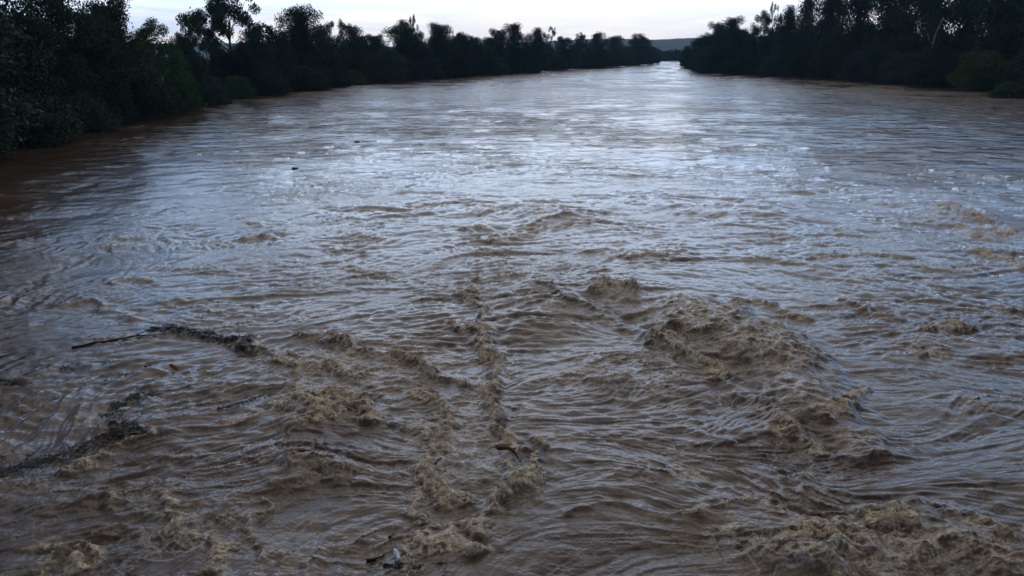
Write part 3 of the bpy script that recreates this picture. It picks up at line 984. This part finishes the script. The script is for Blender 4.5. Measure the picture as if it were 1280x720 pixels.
# leaning pale trunk in the right bank wood
bx, by = at(1168, 108)
V, F = [], []
zt = height_at(1165, 22, bx, by)
P0 = Vector((bx, by, 0))
pts = [P0 + Vector((0, 0, zt * k)) + Vector((2.2 * s, 0, 0)) for k, s in ((0, 0), (.25, -.15), (.45, -.55), (.6, -.75), (.8, -.5), (1.0, .1))]
tube(V, F, pts, [.34, .3, .26, .22, .17, .1], 9)
tube(V, F, [pts[3], pts[3] + Vector((-1.0, 0, 1.3)), pts[3] + Vector((-1.5, .2, 3))], [.15, .1, .05], 6)
pm, t, b = new_mat('pale_bark')
geo = N(t, 'ShaderNodeNewGeometry')
t.links.new(ramp(t, noise(t, geo.outputs['Position'], 3, 5), [(.35, (.10, .085, .07)), (.6, (.26, .235, .20))]), b.inputs['Base Color'])
b.inputs['Roughness'].default_value = .9
o = mesh_obj('bare_trunk', V, F, pm, smoothf=True)
tagit(o, 'bare leaning pale trunk showing against the dark right bank wood', 'dead tree')


# ------------------------------------------------------------------ floating debris
def simple_mat(name, c0, c1, rough=.7, scale=20.0, spec=.5):
    m, t, b = new_mat(name)
    tcn = N(t, 'ShaderNodeTexCoord')
    t.links.new(ramp(t, noise(t, tcn.outputs['Object'], scale, 4), [(.35, c0), (.65, c1)]), b.inputs['Base Color'])
    b.inputs['Roughness'].default_value = rough
    b.inputs['Specular IOR Level'].default_value = spec
    return m


WET = simple_mat('wet_bark', (.008, .007, .006), (.03, .022, .017), .45, spec=.3)
REDBARK = simple_mat('wet_reddish_bark', (.03, .010, .008), (.07, .022, .015), .5, spec=.3)
LEAFRED = simple_mat('rusty_leaf', (.16, .035, .012), (.30, .07, .02), .5)
PALE = simple_mat('pale_wood_chip', (.30, .27, .24), (.55, .52, .48), .7)


def stick(name, p0, p1, r, label, mat=WET, bend=.06, lift=0.03, forks=2, group=None):
    A = Vector((*at(*p0), 0)); B = Vector((*at(*p1), 0))
    c = (A + B) / 2; L = (B - A).length
    n = 9; V, F = [], []
    side = Vector((-(B - A).y, (B - A).x, 0)).normalized()
    pts, rads = [], []
    for i in range(n):
        k = i / (n - 1); p = A.lerp(B, k)
        p = p + side * (bend * L * math.sin(k * 3.1) + random.uniform(-.01, .01) * L)
        p.z = water_z(p.x, p.y) + lift - .02 * abs(k - .5)
        pts.append(p - c); rads.append(r * (1 - .65 * k) * random.uniform(.85, 1.15))
    tube(V, F, pts, rads, 7)
    o_ = None
    e = mesh_obj(name, V, F, mat, smoothf=True)
    e.location = c
    for fk in range(forks):
        V, F = [], []
        i = random.randint(3, n - 3); s = pts[i]; dd = (pts[i + 1] - pts[i]).normalized()
        ang = random.choice((-1, 1)) * random.uniform(.5, .9)
        d2 = Vector((dd.x * math.cos(ang) - dd.y * math.sin(ang), dd.x * math.sin(ang) + dd.y * math.cos(ang), random.uniform(.0, .5)))
        l2 = L * random.uniform(.1, .2)
        tube(V, F, [s, s + d2 * l2 * .5, s + d2 * l2], [r * .5, r * .35, r * .15], 5)
        mesh_obj('twig', V, F, mat, parent=e, smoothf=True)
    tagit(e, label, 'branch', group)
    return e


def raft(name, path, width, n, label, lmin=.08, lmax=.4, cat='debris'):
    """tangle of wet twigs and bark crumbs floating along a path"""
    P = [Vector((*at(*p), 0)) for p in path]
    seg = [(P[i + 1] - P[i]).length for i in range(len(P) - 1)]; tot = sum(seg)
    c = P[len(P) // 2]
    V, F = [], []
    n = int(n * .6)
    for _ in range(n):
        s = random.random() * tot; i = 0
        while i < len(seg) - 1 and s > seg[i]:
            s -= seg[i]; i += 1
        k = min(1, s / seg[i]); dd = (P[i + 1] - P[i]).normalized(); sd_ = Vector((-dd.y, dd.x, 0))
        fall = random.gauss(0, .75)
        p = P[i].lerp(P[i + 1], k) + sd_ * (fall * width)
        ang = math.atan2(dd.y, dd.x) + random.gauss(0, .45)
        L = random.uniform(lmin, lmax) * (1.2 - min(1, abs(fall))); r = random.uniform(.003, .008)
        if random.random() < .35:
            L *= .3; r *= 2.2
        d3 = Vector((math.cos(ang), math.sin(ang), random.uniform(-.05, .12)))
        z = water_z(p.x, p.y) + random.uniform(-.01, .014)
        q0 = Vector((p.x, p.y, z)) - d3 * L / 2 - c; q2 = q0 + d3 * L
        mid = (q0 + q2) / 2 + Vector((random.uniform(-.1, .1) * L, random.uniform(-.1, .1) * L, .01))
        tube(V, F, [q0, mid, q2], [r, r * .85, r * .35], 3)
    o = mesh_obj(name, V, F, WET)
    o.location = c
    tagit(o, label, cat, 'rafts of dark twigs drifting on the left', 'stuff')
    return o


raft('twig_raft', [(186, 414), (225, 417), (262, 421), (305, 431)], .34, 900, 'dark twig raft strung along the start of the left foam ridge')
raft('twig_raft', [(200, 496), (165, 503), (140, 518), (150, 535), (165, 545)], .22, 800, 'hooked dark twig raft curling left of the centre foam, holding a pale chip')
raft('twig_raft', [(172, 540), (110, 562), (50, 582), (-30, 606)], .30, 1300, 'long dark streak of twigs running out at the lower left edge')
raft('twig_raft', [(-20, 478), (12, 482), (34, 488)], .22, 420, 'small dark twig clump at the left frame edge')
raft('twig_raft', [(74, 462), (88, 461), (98, 464)], .12, 130, 'little dark clump of crumbs right of the left edge clump', .05, .2)
raft('twig_raft', [(272, 519), (300, 510), (340, 492)], .14, 300, 'thin dark trail of twigs ending at the froth left of centre')
raft('twig_raft', [(478, 706), (500, 712), (530, 710)], .10, 160, 'dark twig scraps around the floating bottle', .05, .2)
raft('twig_raft', [(258, 380), (300, 383), (330, 386)], .18, 90, 'sparse dark crumbs drifting above the first foam ridge', .05, .18)
raft('twig_raft', [(-10, 446), (2, 446), (8, 444)], .10, 120, 'dark knot of bark touching the left frame edge', .06, .2)

stick('driftwood_branch', (90, 438), (196, 422), .035, 'long thin dark branch pointing at the twig raft on the left', forks=2, bend=.03)
stick('driftwood_branch', (24, 450), (46, 442), .018, 'short dark twig floating near the left frame edge', forks=1)
stick('driftwood_branch', (262, 428), (280, 400), .012, 'thin stalk sticking up from the dark twig raft', forks=0, lift=.14)
stick('driftwood_branch', (622, 570), (650, 586), .048, 'reddish black bent stick caught in the foam line right of centre', mat=REDBARK, bend=.22, lift=.10, forks=1)
stick('driftwood_branch', (487, 676), (493, 667), .028, 'short black stub just above the floating bottle', forks=0)
stick('driftwood_branch', (458, 702), (481, 692), .030, 'crooked dark stick left of the floating bottle', bend=-.15, forks=1)
stick('driftwood_branch', (545, 590), (553, 583), .02, 'tiny dark stick inside the central froth', forks=0)
stick('driftwood_branch', (181, 463), (191, 459), .03, 'stubby brown stick left of the rusty leaf', mat=REDBARK, forks=0)
stick('driftwood_branch', (366, 212), (373, 211), .11, 'distant black floating lump on the pale reach', forks=0)
stick('driftwood_branch', (444, 177.3), (450, 177), .12, 'most distant black floating lump under the poplar side of the river', forks=0)
stick('driftwood_branch', (196, 300), (207, 299), .03, 'small brown stick above the shear line on the left', mat=REDBARK, forks=0)


def curled_leaf(px, py, size, label):
    x, y = at(px, py); z = water_z(x, y) + .05
    V, F = [], []
    nu, nv = 9, 7
    for i in range(nu):
        u = i / (nu - 1) * 2 - 1
        for j in range(nv):
            v_ = j / (nv - 1) * 2 - 1
            wv = (1 - u * u) ** .6 + .04
            V.append((u * size, v_ * size * .42 * wv, size * (.38 * v_ * v_ + .35 * u * u * (1 if u < 0 else .3)) + random.uniform(-.006, .006)))
    for i in range(nu - 1):
        for j in range(nv - 1):
            a = i * nv + j; F.append((a, a + nv, a + nv + 1, a + 1))
    o = mesh_obj('curled_leaf', V, F, LEAFRED, smoothf=True)
    md = o.modifiers.new('thick', 'SOLIDIFY'); md.thickness = .006
    o.location = (x, y, z); o.rotation_euler = (.15, .1, -.55)
    V, F = [], []
    tube(V, F, [(-size, 0, size * .3), (-size * 1.2, .01, size * .5), (-size * 1.35, .0, size * .45)], [.008, .006, .004], 5)
    mesh_obj('stalk', V, F, REDBARK, parent=o)
    tagit(o, label, 'leaf')


curled_leaf(218, 463, .15, 'rusty red curled leaf floating on smooth water below the twig raft')

# pale chip on the hooked raft
def chip(px, py, s, label):
    x, y = at(px, py); z = water_z(x, y) + .03
    V, F = [], []
    for k in range(8):
        a = k / 8 * 6.283; rr_ = s * random.uniform(.7, 1.1)
        V.append((rr_ * math.cos(a), .45 * rr_ * math.sin(a), 0)); V.append((.85 * rr_ * math.cos(a), .38 * rr_ * math.sin(a), .035))
    for k in range(8):
        a, b_ = 2 * k, 2 * ((k + 1) % 8); F.append((a, b_, b_ + 1, a + 1))
    F.append(tuple(2 * k + 1 for k in range(8))); F.append(tuple(2 * k for k in reversed(range(8))))
    o = mesh_obj('wood_chip', V, F, PALE); o.location = (x, y, z); o.rotation_euler = (.05, .1, random.uniform(0, .6))
    tagit(o, label, 'wood chip')


chip(157, 517, .15, 'pale wood chip lying in the hooked dark twig raft')
chip(276, 518, .07, 'small grey chip at the lower end of the thin twig trail')
for i, (a, b_) in enumerate(((419, 108.8), (428, 108.2))):
    chip(a, b_, .5, ('left' if i == 0 else 'right') + 'hand pale scrap caught at the waterline under the small dark trees')

# plastic bottle, drifting on its side
PL, t, b = new_mat('clear_plastic')
tcn = N(t, 'ShaderNodeTexCoord')
t.links.new(ramp(t, noise(t, tcn.outputs['Object'], 12, 3), [(.4, (.42, .52, .62)), (.6, (.66, .74, .80))]), b.inputs['Base Color'])
b.inputs['Roughness'].default_value = .15; b.inputs['Transmission Weight'].default_value = .35
CAPM = simple_mat('blue_cap', (.03, .10, .30), (.05, .14, .36), .4)
A = Vector((*at(489, 684), 0)); B = Vector((*at(504, 712), 0))
c = (A + B) / 2; L = .36
prof_ = [(0, .0), (0, .036), (.01, .044), (.05, .045), (.055, .041), (.09, .045), (.095, .041), (.13, .045), (.135, .041), (.17, .045), (.21, .046),
         (.25, .042), (.29, .028), (.32, .016), (.335, .015)]


def lathe(prof, sides, squash=1.0):
    V, F = [], []
    for (x_, r_) in prof:
        for k in range(sides):
            a = 2 * math.pi * k / sides
            V.append((x_, r_ * math.cos(a), r_ * math.sin(a) * squash))
    for i in range(len(prof) - 1):
        for k in range(sides):
            a = i * sides + k; b_ = i * sides + (k + 1) % sides
            F.append((a, b_, b_ + sides, a + sides))
    F.append(tuple((len(prof) - 1) * sides + k for k in range(sides)))
    return V, F


e = bpy.data.objects.new('plastic_bottle', None); COL.objects.link(e)
e.location = (c.x, c.y, water_z(c.x, c.y) + .035)
e.rotation_euler = (0, -.10, math.atan2(A.y - B.y, A.x - B.x))
tagit(e, 'pale blue plastic bottle floating on its side at the bottom edge', 'bottle')
V, F = lathe(prof_, 16, .9); V = [(x_ - .17, y_, z_) for x_, y_, z_ in V]
mesh_obj('bottle_body', V, F, PL, parent=e, smoothf=True)
V, F = lathe([(.325, .0), (.325, .019), (.35, .019), (.352, .0)], 14); V = [(x_ - .17, y_, z_) for x_, y_, z_ in V]
mesh_obj('cap', V, F, CAPM, parent=e)

# ------------------------------------------------------------------ evening air
hz_m = bpy.data.materials.new('air'); hz_m.use_nodes = True
t = hz_m.node_tree; t.nodes.clear()
pv = N(t, 'ShaderNodeVolumePrincipled')
pv.inputs['Color'].default_value = (.42, .68, 1.0, 1); pv.inputs['Density'].default_value = .00011
ou = N(t, 'ShaderNodeOutputMaterial'); t.links.new(pv.outputs[0], ou.inputs['Volume'])
x0, x1, y0, y1, z0, z1 = -3700, 3700, -700, 3600, -3.6, 100
V = [(x0, y0, z0), (x1, y0, z0), (x1, y1, z0), (x0, y1, z0), (x0, y0, z1), (x1, y0, z1), (x1, y1, z1), (x0, y1, z1)]
F = [(0, 3, 2, 1), (4, 5, 6, 7), (0, 1, 5, 4), (1, 2, 6, 5), (2, 3, 7, 6), (3, 0, 4, 7)]
o = mesh_obj('haze', V, F, hz_m); tagit(o, kind='stuff')
